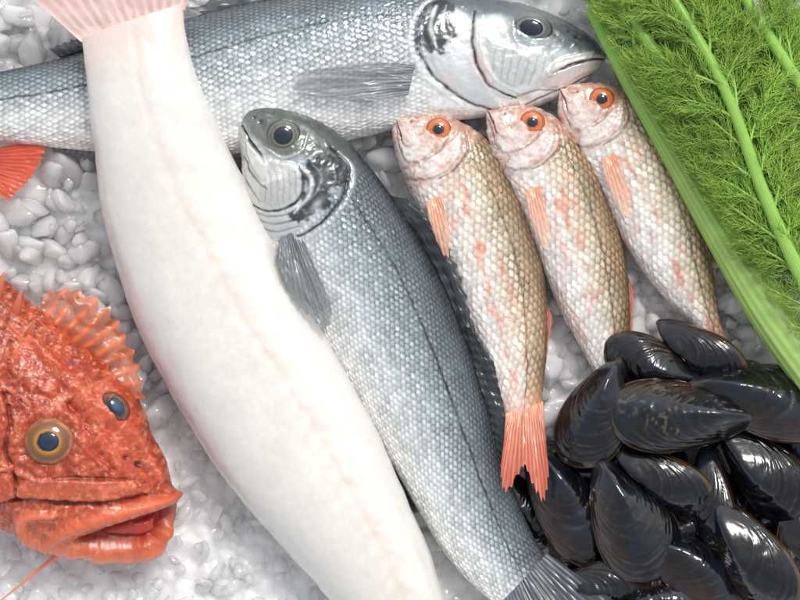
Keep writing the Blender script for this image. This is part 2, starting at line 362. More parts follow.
# ---------------------------------------------------------------- white fish
def paint_white(C):
    n = fbm(C.X/40, C.Y/40)
    C.col[:] = lin((229, 226, 219))
    C.mix((n-.35)*.4, (232, 224, 213)); C.mix(sstep(.3, 1, -C.v)*.5, (202, 204, 206)); C.mix(sstep(.6, 1, C.v)*.45, (206, 202, 199))  # both flanks greyed; the left one's shade is painted into the skin colour
    ridge = [(138, 40), (152, 110), (176, 180), (208, 245), (246, 315), (288, 380), (331, 450), (370, 520), (402, 590), (425, 680)]
    d, _ = seg_dist(C.X+4*(fbm(C.X/14, C.Y/14)-.5), C.Y, ridge)
    C.mix(np.exp(-(d/3)**2)*(.04+.30*fbm(C.X/14, C.Y/14))*C.top, (214, 180, 163))
    C.mix(np.exp(-(d/14)**2)*.12*C.top, (222, 194, 179))
    C.h += -.35*np.exp(-(d/5)**2)*C.top+.25*np.exp(-((d-11)/7)**2)*C.top
    chev = np.sin((C.s-d*.8)/3.3+4*fbm(C.X/20, C.Y/20))
    C.mix((chev*.5+.5)*.2*np.exp(-((d-2)/16)**2)*sstep(150, 260, C.s)*C.top, (210, 178, 163))
    lw = np.sin((C.s-d*1.1)/11+5*fbm(C.X/50, C.Y/50)); C.h += lw*.35*C.top; C.mix((lw*.5+.5)*.08, (196, 190, 184))
    C.h += (fbm(C.X/34, C.Y/44)-.5)*3.
    C.mix(sstep(70, 5, C.s)*.6, (222, 194, 186))
    C.mix(sstep(.62, .8, fbm(C.X/15+9, C.Y/15))*.08, (220, 196, 186)); C.mix(sstep(.62, .75, fbm(C.X/4+9, C.Y/4))*.06, (180, 172, 166))
t = thing('white_fish', 'long smooth white fish with a pink tail lying pale side up over the bass', 'fish', 250, 350)
st = [(186, 8, 86, 42, 90, 13), (191, 50, 92, 92, 90, 22), (210, 105, 98, 150, 82, 32), (238, 165, 105, 213, 68, 42), (269, 225, 119, 270, 60, 48), (304, 290, 142, 335, 56, 52), (341, 360, 177, 402, 55, 53),
      (377, 430, 221, 472, 55, 52), (408, 500, 270, 532, 55, 50), (435, 565, 321, 588, 54, 44), (452, 630, 370, 642, 52, 36), (455, 690, 402, 692, 50, 24), (440, 722, 418, 724, 48, 8)]
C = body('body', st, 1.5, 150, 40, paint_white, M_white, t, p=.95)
fin('tail_fin', t, [(188, 14), (138, 34), (86, 46)], [(216, -50), (150, -24), (84, -42), (8, -24)], 14, 92, 100, (224, 197, 189), (206, 162, 156), M_fin, 1, 1, jag=.02, rel=.12, mem=1.05)

# ---------------------------------------------------------------- red mullets
def mullet(label, st, eye, seed, fins):
    t = thing('red_mullet', label, 'fish', (st[5][0]+st[5][2])/2, (st[5][1]+st[5][3])/2, 'red mullets side by side')
    def paint(C):
        grad(C, [-1, -.6, -.2, .15, .45, .75, 1], [(230, 221, 214), (242, 238, 233), (238, 232, 223), (220, 210, 193), (188, 171, 143), (152, 130, 101), (108, 88, 66)])
        o = seed*37.
        D, ID = scales(C.s+6*fbm(C.s/40+o, C.w/40), C.w+3*np.sin(C.s/40+seed), 6.9, 6.5); TL = scales.tilt
        ms = sstep(-4, 8, C.s-.2*C.L-6*np.cos(C.v*2))*C.top
        n1 = fbm(C.s/40+o, C.w/10+o)
        C.mix(sstep(.46, .74, n1)*.28*ms, (232, 176, 146))
        C.mix(sstep(.56, .76, fbm(C.s/20+o, C.w/6-o))*.6*ms*np.exp(-((C.v+.15)/.45)**2), (232, 124, 84))
        C.h += ms*(.5*D**3+1.1*TL)
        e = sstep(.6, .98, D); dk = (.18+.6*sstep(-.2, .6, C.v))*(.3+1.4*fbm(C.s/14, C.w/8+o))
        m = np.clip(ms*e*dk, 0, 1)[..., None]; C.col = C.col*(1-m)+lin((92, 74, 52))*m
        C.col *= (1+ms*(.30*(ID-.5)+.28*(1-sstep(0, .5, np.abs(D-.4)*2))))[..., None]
        C.col *= (.84+.32*fbm(C.s/9+o, C.w/5))[..., None]
        C.mix(sstep(.88, 1., C.f)*.6, (228, 150, 120))
        P = C.P
        C.stroke([P(.2, .55), P(.35, .48), P(.55, .45), P(.8, .3), P(.97, .05)], 1.2, (84, 66, 54), .75)
        hd = 1-ms
        C.mix(hd*.8, (230, 214, 206)); C.mix(hd*sstep(.46, .64, fbm(C.X/9+o, C.Y/9))*.5, (224, 150, 120)); C.mix(hd*sstep(.5, .66, fbm(C.X/4+o, C.Y/4))*.5, (160, 116, 98))
        C.mix(hd*sstep(.2, 1, C.v)*.65, (176, 120, 92)); C.mix(hd*sstep(.53, .68, fbm(C.X/6-o, C.Y/3))*.6, (247, 242, 238))
        C.h += hd*((fbm(C.X/6, C.Y/6)-.5)*2.6+(fbm(C.X/2.5, C.Y/2.5)-.5)*.5)
        C.poly([P(.165, .75), P(.2, .5), P(.222, 0), P(.205, -.5), P(.17, -.8), P(.155, -.3), P(.165, .2)], 1.6, (240, 229, 222), .5, 2.6, nz=2.5, ns=5)
        C.poly([P(.1, .35), P(.14, .2), P(.15, -.3), P(.12, -.7), P(.08, -.6), P(.09, -.1)], 1.6, (246, 236, 232), .5, 2.2, nz=2.5, ns=5)
        C.poly([P(.0, .2), P(.05, .05), P(.1, -.3), P(.085, -.5), P(.03, -.35)], 1.4, (234, 202, 188), .55, 2., nz=1.5, ns=5)
        C.stroke([P(.17, .85), P(.218, .55), P(.234, .05), P(.226, -.35)], 1.2, (104, 68, 54), .7, -1.4)
        C.stroke([P(.155, .45), P(.165, .1), P(.158, -.3)], 1.1, (130, 82, 66), .75, -1.2)
        C.stroke([P(.19, .1), P(.2, -.2), P(.19, -.5)], 1.6, (250, 246, 242), .6, .4)
        C.stroke([P(.2, .3), P(.212, .0), P(.205, -.3)], 1.6, (214, 118, 88), .5)
        C.stroke([P(-.0, -.3), P(.03, -.45), P(.065, -.58)], 1.1, (130, 76, 64), 1.0, -1.6)
        C.stroke([P(.015, -.7), P(.06, -.75), P(.11, -.8)], 1.0, (160, 108, 92), .7, -.8)
        C.blob(*P(.045, .3), 1.8, 1.4, 0, (80, 34, 30), .9, -1.5)
        C.blob(eye[0], eye[1], 17, 16, 0, (208, 144, 118), .7, 1.8)
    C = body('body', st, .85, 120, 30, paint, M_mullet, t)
    z = C.zat(eye[0], eye[1])
    e = dome('eye', t, eye[0], eye[1], 13, 12, 0, z-2, 6, M_eye, [(0, (10, 8, 12)), (.38, (20, 12, 12)), (.46, (200, 104, 58)), (.7, (220, 124, 70)), (.9, (190, 88, 50)), (1, (110, 50, 36))])
    dome('pupil', e, eye[0], eye[1], 5.6, 5.3, 0, z+3, 1.8, M_eye, [(0, (14, 20, 34)), (.8, (34, 44, 62)), (1, (8, 6, 8))])
    for nm, b, tp, z0, z1, n in fins:
        pc = nm == 'pectoral_fin'
        fin(nm, t, b, tp, n, z0, z1, (230, 156, 120) if pc else (226, 150, 118), (236, 186, 158) if pc else (212, 104, 82), M_fin, 1, .55 if pc else .85, bow=3, jag=.06, mem=.8, rel=.3)
    return C
mullet('red striped mullet nearest the diagonal sea bass, its orange tail reaching the mussels',
  [(396, 117, 393, 121, 50, 4), (412, 113, 392, 134, 50, 11), (438, 115, 397, 159, 48, 18), (468, 126, 407, 184, 46, 24), (494, 146, 418, 208, 43, 27), (514, 180, 431, 238, 40, 29), (531, 222, 446, 275, 38, 29),
   (543, 268, 462, 312, 38, 27), (547, 310, 478, 345, 42, 23), (546, 350, 492, 378, 50, 17), (542, 385, 502, 402, 56, 11), (541, 412, 507, 422, 60, 7)], (438, 131), 1,
  [('pectoral_fin', [(426, 202), (440, 197)], [(429, 222), (437, 244), (447, 262), (451, 246), (448, 222)], 66, 70, 7),
   ('dorsal_fin', [(544, 296), (545, 360)], [(552, 318), (543, 384)], 44, 48, 8),
   ('tail_fin', [(542, 400), (524, 408), (505, 412)], [(545, 448), (547, 480), (541, 502), (531, 484), (522, 466), (514, 480), (503, 492), (499, 470), (502, 446)], 66, 82, 18)])
mullet('red mullet in the middle of the trio with mussels covering its tail',
  [(489, 110, 486, 114, 52, 4), (506, 106, 486, 127, 52, 11), (534, 108, 491, 151, 50, 18), (564, 124, 503, 176, 47, 24), (588, 150, 517, 203, 44, 27), (604, 186, 531, 236, 41, 29), (618, 228, 546, 276, 38, 29),
   (627, 270, 561, 312, 36, 27), (630, 310, 578, 342, 34, 22), (629, 348, 593, 370, 32, 15), (628, 380, 603, 392, 31, 9), (630, 400, 607, 408, 30, 6)], (531, 124), 2,
  [('pectoral_fin', [(524, 192), (538, 187)], [(527, 212), (535, 236), (545, 254), (549, 238), (545, 212)], 70, 72, 7),
   ('dorsal_fin', [(626, 270), (629, 328)], [(634, 292), (632, 346)], 34, 38, 8),
   ('tail_fin', [(630, 398), (618, 404), (607, 408)], [(650, 448), (640, 460), (626, 448), (606, 466), (600, 456)], 31, 28, 14)])
mullet('red mullet farthest right, lying beside the fennel stalk above the mussels',
  [(561, 89, 558, 93, 50, 4), (578, 84, 557, 106, 50, 11), (607, 86, 563, 132, 48, 18), (636, 102, 577, 158, 45, 24), (662, 126, 594, 184, 42, 27), (683, 160, 610, 216, 40, 28), (699, 198, 627, 248, 38, 28),
   (709, 238, 648, 278, 36, 25), (714, 275, 670, 303, 34, 19), (718, 305, 690, 322, 33, 12), (724, 332, 704, 340, 32, 7), (732, 348, 712, 356, 30, 5)], (600, 101), 3,
  [('pectoral_fin', [(599, 160), (613, 155)], [(604, 182), (614, 206), (626, 224), (630, 208), (623, 180)], 68, 70, 7),
   ('dorsal_fin', [(706, 236), (712, 284)], [(716, 254), (715, 300)], 34, 38, 8),
   ('tail_fin', [(732, 346), (722, 352), (712, 356)], [(764, 392), (750, 400), (738, 392), (722, 410)], 31, 26, 12)])

# ---------------------------------------------------------------- scorpionfish
EY1 = (57, 438); EY2 = (121, 404)
def paint_red(C):
    X, Y = C.X, C.Y
    n1 = fbm(X/34, Y/34); n2 = fbm(X/11+5, Y/11); n3 = fbm(X/3.6, Y/3.6+9)
    C.col[:] = lin((190, 76, 44))
    C.mix(sstep(.42, .68, n1)*.7, (156, 50, 30)); C.mix(sstep(.48, .72, n2)*.6, (218, 118, 78)); C.mix(sstep(.56, .72, n3)*.6, (232, 160, 126))
    C.mix(sstep(.52, .68, fbm(X/6+40, Y/6))*.6, (124, 38, 24)); C.mix(sstep(.56, .68, fbm(X/2.2+40, Y/2.2))*.5, (98, 30, 20))
    C.mix(sstep(0, .9, -C.v)*.3, (222, 110, 72))
    C.h += (n1-.5)*7+(n2-.5)*3.2+(n3-.5)*1.1
    D, ID = scales(C.s+5*fbm(X/20, Y/20), C.w, 7.5, 7, 1.6, .62)
    sm = sstep(110, 170, C.s)
    C.h += (1-D)*1.3*(ID > .35)*(.25+.75*sm); C.col *= (1-.35*sstep(.7, 1, D)*sm)[..., None]
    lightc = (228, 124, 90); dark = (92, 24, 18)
    C.poly([(60, 474), (96, 476), (128, 478), (146, 488), (110, 496), (60, 496), (24, 490), (30, 478)], 2.5, lightc, .35, 4, nz=3)
    C.poly([(-40, 452), (-6, 456), (18, 474), (24, 492), (-6, 504), (-40, 494)], 2.5, (206, 84, 54), .4, 5, nz=4)
    C.poly([(-30, 380), (4, 384), (18, 410), (14, 444), (-8, 452), (-40, 440)], 3, (186, 62, 38), .4, 4, nz=4)
    C.poly([(92, 424), (112, 430), (136, 456), (150, 478), (128, 474), (102, 460), (88, 444)], 3, (198, 72, 44), .4, 3, nz=3)
    C.poly([(20, 340), (44, 344), (66, 372), (62, 392), (36, 386), (16, 364)], 3, (204, 86, 56), .35, 4, nz=4)
    C.stroke([(164, 478), (146, 446), (124, 424), (104, 410), (84, 388), (64, 368), (34, 336)], 7, (214, 98, 66), .45, 5)
    C.stroke([(40, 474), (10, 462), (-24, 446)], 4, lightc, .6, 4)
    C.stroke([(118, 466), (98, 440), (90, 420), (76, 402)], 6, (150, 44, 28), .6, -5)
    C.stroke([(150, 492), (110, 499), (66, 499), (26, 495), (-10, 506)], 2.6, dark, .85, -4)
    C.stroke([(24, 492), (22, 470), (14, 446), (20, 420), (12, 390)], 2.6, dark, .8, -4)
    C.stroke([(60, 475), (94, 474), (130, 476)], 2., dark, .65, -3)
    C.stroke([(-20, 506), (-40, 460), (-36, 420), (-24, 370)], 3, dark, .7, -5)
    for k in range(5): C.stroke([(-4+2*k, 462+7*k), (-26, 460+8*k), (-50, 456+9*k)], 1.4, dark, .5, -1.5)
    C.blob(EY1[0], EY1[1], 40, 36, 0, (186, 72, 44), .4, 11)
    C.blob(EY1[0], EY1[1], 27, 25, 0, (120, 40, 26), .6, -6, p=6)
    C.blob(EY2[0], EY2[1], 24, 18, -50, (200, 78, 52), .5, 9)
    for k in range(10):
        a = k/10*6.28; C.blob(EY1[0]+33*math.cos(a), EY1[1]+31*math.sin(a), 4, 3, k*36, lightc, .55, 2.2)
    C.blob(142, 462, 4, 3, 0, (60, 12, 10), .9, -4); C.blob(130, 455, 3, 2, 0, (70, 14, 10), .8, -3)
    C.poly([(182, 502), (160, 510), (132, 518), (104, 528), (80, 539), (104, 544), (144, 542), (168, 533), (182, 518)], 3, (140, 24, 18), .95, -15)
    C.poly([(166, 516), (140, 523), (110, 535), (140, 539), (164, 531)], 4, (186, 62, 50), .85, 6)
    C.stroke([(184, 492), (162, 500), (130, 508), (98, 517), (66, 530), (50, 540)], 7.5, (222, 106, 70), .95, 7, even=True)
    C.stroke([(180, 522), (170, 543), (142, 553), (108, 553), (74, 548), (46, 545), (28, 532), (28, 517), (60, 511)], 7.5, (230, 118, 80), .95, 7, even=True)
t = thing('scorpionfish', 'bumpy orange red scorpionfish head with open mouth on the ice at left', 'fish', 20, 430)
st = [(177, 494, 174, 530, 46, 14), (170, 468, 160, 548, 46, 32), (153, 432, 132, 554, 46, 46), (135, 400, 100, 554, 48, 58), (108, 365, 68, 549, 50, 64), (75, 334, 30, 540, 50, 66),
      (35, 303, -10, 522, 50, 66), (-20, 265, -60, 500, 50, 62), (-90, 235, -110, 465, 48, 52), (-180, 225, -190, 400, 42, 40), (-280, 240, -290, 330, 36, 20), (-330, 250, -335, 310, 34, 10)]
C = body('body', st, 1.0, 230, 40, paint_red, M_red, t)
z = C.zat(*EY1)
e = dome('eye', t, EY1[0], EY1[1], 25, 23.5, 0, z-3, 11, M_eye, [(0, (6, 8, 16)), (.4, (10, 12, 22)), (.45, (186, 134, 66)), (.6, (136, 82, 38)), (.82, (106, 60, 32)), (.93, (186, 118, 72)), (1, (90, 30, 20))])
dome('pupil', e, EY1[0]+1, EY1[1], 11, 10.6, 0, z+6, 2.6, M_eye, [(0, (10, 26, 54)), (.6, (20, 44, 76)), (.85, (8, 14, 26)), (1, (6, 6, 8))])
z = C.zat(*EY2)
e = dome('eye', t, EY2[0], EY2[1], 17, 11, -48, z-2, 8, M_eye, [(0, (20, 50, 80)), (.5, (14, 34, 60)), (.6, (60, 40, 36)), (.85, (110, 62, 48)), (1, (120, 36, 24))], tilt=(-.3, .2))
dome('pupil', e, EY2[0]+1, EY2[1], 9.5, 6.2, -48, z+4.5, 2, M_eye, [(0, (40, 84, 112)), (.6, (24, 54, 84)), (1, (8, 12, 20))], tilt=(-.3, .2))
def cone(name, parent, p0, p1, r, mat, c0, c1, n=10, curl=6):
    p0 = np.array(p0, float); p1 = np.array(p1, float); d = (p1-p0)/np.linalg.norm(p1-p0)
    a = np.cross(d, [0, 0, 1.]) if abs(d[2]) < .9 else np.cross(d, [1., 0, 0]); a /= np.linalg.norm(a); b = np.cross(d, a)
    V = []; Cc = []
    for i in range(8):
        u = i/7; q = p0*(1-u)+p1*u+b*curl*u*(1-u); rr = r*(1-u)**1.1+.2
        for k in range(n):
            g = 6.2832*k/n; V.append(q+rr*(math.cos(g)*a+math.sin(g)*b)); Cc.append(lin(c0)*(1-u)+lin(c1)*u)
    idx = np.arange(8*n).reshape(8, n); nx = np.roll(idx, -1, 1)
    F = np.stack([idx[:-1], nx[:-1], nx[1:], idx[1:]], -1).reshape(-1, 4)
    return part(name, np.array(V), [F, idx[-1:]], mat, parent, np.array(Cc))
for (x, y, dx, dy, r) in [(20, 312, 8, -22, 6), (2, 296, 8, -24, 7), (38, 404, -9, -12, 5), (82, 408, 7, -12, 4), (20, 464, -16, 3, 5), (0, 474, -16, 4, 5), (96, 378, 9, -10, 4), (62, 376, 2, -11, 5), (14, 360, 0, -14, 6),
                          (36, 334, 6, -14, 5), (112, 400, 8, -8, 4), (24, 392, -10, -7, 4)]:
    z = C.zat(x, y); cone('spine', t, (x, y, z-4), (x+dx, y+dy, z+8), r, M_red, (180, 70, 46), (230, 146, 110))
for k in range(30):
    x = random.uniform(0, 150); y = random.uniform(320, 490)
    if math.hypot(x-EY1[0], y-EY1[1]) < 32 or math.hypot(x-EY2[0], y-EY2[1]) < 22 or not in_poly(np.array([x]), np.array([y]), C.outline)[0]: continue
    z = C.zat(x, y); cone('skin_flap', t, (x, y, z-2), (x+random.uniform(-6, 2), y+random.uniform(-8, -2), z+random.uniform(2, 5)), random.uniform(1.4, 2.6), M_red, (180, 70, 46), (224, 140, 106), n=7, curl=2)
fin('pectoral_fin', t, [(30, 330), (64, 358), (104, 398)], [(52, 288), (78, 287), (104, 296), (124, 322), (136, 346), (144, 372), (147, 398)], 10, 62, 52, (186, 76, 38), (224, 118, 66), M_fin, 1, .8, jag=.08, bow=12, rel=1.4, mem=.72, mott=.45)
cone('whisker', t, (66, 548, 52), (-16, 614, 34), 2.6, M_red, (226, 120, 90), (232, 156, 124), curl=4)

t = thing('red_fish', 'red tail fin poking out from under the large silver bass at left edge', 'fish', -40, 170)
def paint_r2(C):
    C.col[:] = lin((206, 70, 40)); C.mix(sstep(.5, .7, fbm(C.X/8, C.Y/8))*.6, (236, 140, 104)); D, ID = scales(C.s, C.w, 8, 8); C.h += D**3
body('body', [(-20, 150, -24, 178, 14, 6), (-60, 140, -60, 192, 14, 14), (-120, 130, -120, 205, 16, 24), (-190, 128, -190, 210, 18, 28), (-260, 150, -262, 195, 16, 10)], 1.5, 60, 20, paint_r2, M_mullet, t)
fin('tail_fin', t, [(-16, 150), (-20, 178)], [(52, 136), (44, 158), (34, 176), (8, 202)], 14, 26, 36, (206, 70, 42), (216, 84, 48), M_fin, 1, 1, jag=.05, mem=.8)
OUT.append(np.array([(-40, 130), (58, 130), (48, 162), (36, 180), (10, 206), (-40, 196)], float))

# ---------------------------------------------------------------- mussels
def valve(L, Wd, Hh, seed, sign, brown, worn):
    n, m = 52, 140
    a = np.linspace(0, 2*np.pi, m, endpoint=False)
    k = 90; u = np.linspace(0, 1, k)**1.4
    up = Wd*.60*(u**.72*(1-u**3.2)**.6)/.64; lo = -Wd*.40*(u**.75*(1-u**2.2)**.6)/.50
    X = np.r_[u, u[::-1][1:-1]]*L; Y = np.r_[up, lo[::-1][1:-1]]
    cx, cy = .55*L, .08*Wd
    ang = np.unwrap(np.arctan2(Y-cy, X-cx)); rad = np.hypot(X-cx, Y-cy)
    o = np.argsort(np.mod(ang, 2*np.pi)); A = np.mod(ang, 2*np.pi)[o]; Rr = rad[o]
    ro = np.interp(a, A, Rr, period=2*np.pi)
    r = np.sin(np.linspace(0, 1, n)*np.pi/2)[:, None]
    x = cx+r*ro*np.cos(a); y = cy+r*ro*np.sin(a)
    z = Hh*(1-r**2.)**.7*(1.25-.55*(x/L))+0*a
    z = z+Hh*.2*np.exp(-((y-.05*Wd)/(Wd*.14))**2)*np.clip(1-x/L, 0, 1)*(1-r**2)
    d = np.hypot(x-0, y); th = np.arctan2(y, x+1e-6)
    oth = np.arctan2(Y[1:], X[1:]+1e-6); od = np.hypot(X[1:], Y[1:]); oo = np.argsort(oth)
    g = d/np.maximum(np.interp(th, oth[oo], od[oo]), 1)
    nz = fbm(x/9+seed*5, y/9+seed*3)
    rings = np.sin(g*60+nz*4)*.5+np.sin(g*130+nz*6)*.5
    big = -np.exp(-((g-.62-.05*seed % .2)/.014)**2)-np.exp(-((g-.82)/.012)**2)*.8
    fade = sstep(.15, .4, g)
    z = (z+(rings*.3*fade+big*.8+(fbm(x/24+seed, y/24)-.5)*4)*(r < .985)*Hh/22)*sign
    c = np.ones(z.shape+(3,))*lin((8, 10, 14))
    def mix(mk, q):
        nonlocal c
        mk = np.clip(mk, 0, 1)[..., None]; c = c*(1-mk)+lin(q)*mk
    mix(sstep(.45, .7, fbm(x/22+seed, y/14))*.7, (19, 27, 44))
    mix(sstep(-.06, -.36, y/Wd)*brown*(.1+1.2*nz), (98, 62, 36))
    mix(sstep(.3, 1., rings)*.45*fade, (44, 37, 34))
    mix(sstep(.95, .99, g)*.55*(.3+brown), (94, 66, 42))
    mix(sstep(.62, .75, fbm(th*14+seed, g*3))*.25, (50, 38, 30))
    if worn: mix(sstep(.58, .68, fbm(x/2.5+seed, y/2.5))*sstep(.54, .66, fbm(x/18-seed, y/18))*worn, (120, 108, 92))
    mix(np.exp(-(d/(L*.07))**2)*.55, (100, 86, 80))
    V = np.stack([x-.5*L, y-.08*Wd, z], -1)
    idx = np.arange(n*m).reshape(n, m); nx = np.roll(idx, -1, 1)
    F = np.stack([idx[:-1], idx[1:], nx[1:], nx[:-1]], -1).reshape(-1, 4)
    if sign < 0: F = F[:, ::-1]
    return V, F, c.reshape(-1, 3)
VAR = []
for sd, (wd, hh, br, wo) in enumerate([(.50, .185, .25, .0), (.50, .19, .95, .0), (.44, .18, .35, .45), (.55, .195, .3, .0), (.47, .20, .2, .0)]):
    pr = []
    for sg in (1, -1):
        V, F, c = valve(130, 130*wd, 130*hh, sd+1, sg, br, wo); V = V.reshape(-1, 3)*S
        pr.append(mesh_data('shell_valve', V, [F], M_shell, c))
    VAR.append(pr)
ML = [  # x, y, length, yaw, roll, pitch, z, variant, label
 (680, 417, 160, 176, 10, 0, 86, 2, 'big scuffed black mussel lying level on top of the pile'),
 (758, 397, 152, -14, -20, 2, 74, 0, 'long smooth black mussel touching the fennel stalk end at right'),
 (702, 352, 112, -38, 40, 0, 60, 1, 'brown edged mussel standing at the top of the pile under the right mullet tail'),
 (652, 364, 106, 160, -14, 0, 60, 4, 'short black mussel at the top left of the pile beside the middle mullet'),
 (598, 412, 122, -117, 14, 0, 70, 3, 'dark upright mussel covering the tail of the middle mullet'),
 (663, 478, 122, -36, 36, 4, 66, 1, 'brown rimmed mussel tucked just under the big scuffed mussel'),
 (630, 518, 144, -66, -6, 0, 70, 3, 'wide glossy black mussel pointing up in the lower middle of the pile'),
 (765, 470, 142, -50, 26, 0, 66, 4, 'glossy black mussel slanting down at the right, below the long smooth one'),
 (713, 500, 118, -86, 55, 0, 58, 0, 'narrow mussel on edge in the gap at the centre of the pile'),
 (752, 556, 144, -62, 32, 4, 74, 1, 'brown streaked mussel leaning at the bottom right of the pile'),
 (568, 502, 144, -58, -18, 0, 50, 0, 'large dark mussel at the left side of the pile near the orange tail'),
 (692, 566, 126, -28, -26, 0, 58, 3, 'round ended mussel low in the pile between the two upright ones'),
 (526, 506, 98, -60, 14, 0, 28, 4, 'small black mussel at the far left under the orange mullet tail'),
 (608, 582, 114, -4, 24, 0, 56, 0, 'black mussel lying flat at the bottom edge beside the bass tail'),
 (658, 604, 112, 12, -30, 0, 62, 3, 'mussel cut by the bottom edge below the wide glossy one'),
 (798, 560, 126, -82, -28, 0, 56, 4, 'mussel cut by the right edge beside the brown streaked one'),
 (798, 432, 116, -66, 20, 0, 48, 3, 'mussel wedged at the right edge under the long smooth one'),
 (574, 550, 100, -50, 10, 0, 28, 4, 'low mussel against the bass tail in the bottom of the pile'),
 (716, 606, 102, 30, 30, 0, 52, 1, 'brown edged mussel peeking in at the bottom edge'),
 (800, 622, 110, -50, 0, 0, 50, 0, 'mussel in the bottom right corner'),
 (690, 524, 124, 20, 0, 0, 30, 0, 'buried mussel under the centre of the pile'),
 (612, 462, 116, 10, 20, 0, 32, 4, 'buried mussel behind the upright one at left'),
 (652, 446, 116, -70, 0, 0, 28, 0, 'buried mussel beneath the big scuffed one'),
 (734, 442, 120, 60, 20, 0, 34, 1, 'buried mussel between the scuffed and smooth ones'),
 (790, 510, 116, 20, 0, 0, 32, 3, 'buried mussel low at the right side'),
 (650, 560, 116, -60, 0, 0, 30, 0, 'buried mussel low under the wide glossy one'),
 (724, 386, 116, -10, 0, 0, 34, 0, 'buried mussel near the fennel stalk end'),
 (562, 462, 98, -20, 0, 0, 24, 4, 'buried mussel beside the tail of the first mullet'),
 (660, 390, 116, 20, 0, 0, 28, 0, 'buried mussel behind the top edge of the big scuffed one'),
 (736, 500, 116, -70, 0, 0, 26, 0, 'buried mussel right of the narrow one on edge'),
 (600, 552, 116, 50, 0, 0, 24, 0, 'buried mussel left of the wide glossy one'),
 (850, 420, 110, -30, 0, 0, 50, 0, 'mussel beyond the right side of the pile, upper'),
 (850, 520, 110, -70, 0, 0, 46, 3, 'mussel beyond the right side of the pile, lower'),
 (650, 660, 110, -70, 0, 0, 40, 0, 'mussel beyond the bottom of the pile, left'),
 (750, 660, 110, -20, 0, 0, 40, 1, 'mussel beyond the bottom of the pile, right'),
]
for x, y, L, yaw, roll, pitch, z, vr, lb in ML:
    t = thing('mussel', lb, 'mussel', x, y, 'heap of black mussels', z=z*.82)
    k = L/130.
    t.rotation_euler = (math.radians(roll), math.radians(pitch), math.radians(yaw)); t.scale = (k, k*1.06, k)
    for q in (0, 1):
        o = bpy.data.objects.new('shell_valve', VAR[vr][q]); col_.objects.link(o); o.parent = t; o.location = (0, 0, .0004 if q == 0 else -.0004)

# ---------------------------------------------------------------- fennel
def tube(P, r, n=12, rib=0.):
    P = np.asarray(P, float); T = np.gradient(P, axis=0); T /= np.linalg.norm(T, axis=1, keepdims=True)
    A = np.cross(T, [0, 0, 1.]); A /= np.linalg.norm(A, axis=1, keepdims=True)+1e-9; B = np.cross(T, A)
    g = np.linspace(0, 2*np.pi, n, endpoint=False)
    rr = np.asarray(r)[:, None]*(1+rib*np.cos(g*max(3, n//6))[None])
    V = P[:, None]+rr[..., None]*(np.cos(g)[None, :, None]*A[:, None]+np.sin(g)[None, :, None]*B[:, None])
    m = len(P); idx = np.arange(m*n).reshape(m, n); nx = np.roll(idx, -1, 1)
    return V.reshape(-1, 3), np.stack([idx[:-1], idx[1:], nx[1:], nx[:-1]], -1).reshape(-1, 4), np.repeat(np.arange(m)/(m-1), n), np.tile(g, m)
def threads(A, E, w):
    N = len(A); D = E-A; D /= np.linalg.norm(D, axis=1, keepdims=True)+1e-9
    a = np.cross(D, [0, 0, 1.]); a /= np.linalg.norm(a, axis=1, keepdims=True)+1e-6; b = np.cross(D, a)
    Mx = (A+E)/2+b*(rng.rand(N, 1)-.5)*4+a*(rng.rand(N, 1)-.5)*6
    V = []
    for c, k in ((A, 1.), (Mx, .8)):
        for g in (0, 2.09, 4.19): V.append(c+w*k*(math.cos(g)*a+math.sin(g)*b))
    V.append(E); V = np.stack(V, 1).reshape(-1, 3)
    q = np.array([[0, 1, 4, 3], [1, 2, 5, 4], [2, 0, 3, 5]]); t3 = np.array([[3, 4, 6], [4, 5, 6], [5, 3, 6]])
    o = (np.arange(N)*7)[:, None, None]
    return V, (q[None]+o).reshape(-1, 4), (t3[None]+o).reshape(-1, 3)
def rot2(d, ang):
    c, s = np.cos(ang), np.sin(ang); return np.stack([d[..., 0]*c-d[..., 1]*s, d[..., 0]*s+d[..., 1]*c], -1)
def edge_x(y): return np.interp(y, [-80, 12, 80, 160, 242, 312, 378, 450], [560, 596, 634, 682, 730, 774, 818, 870])
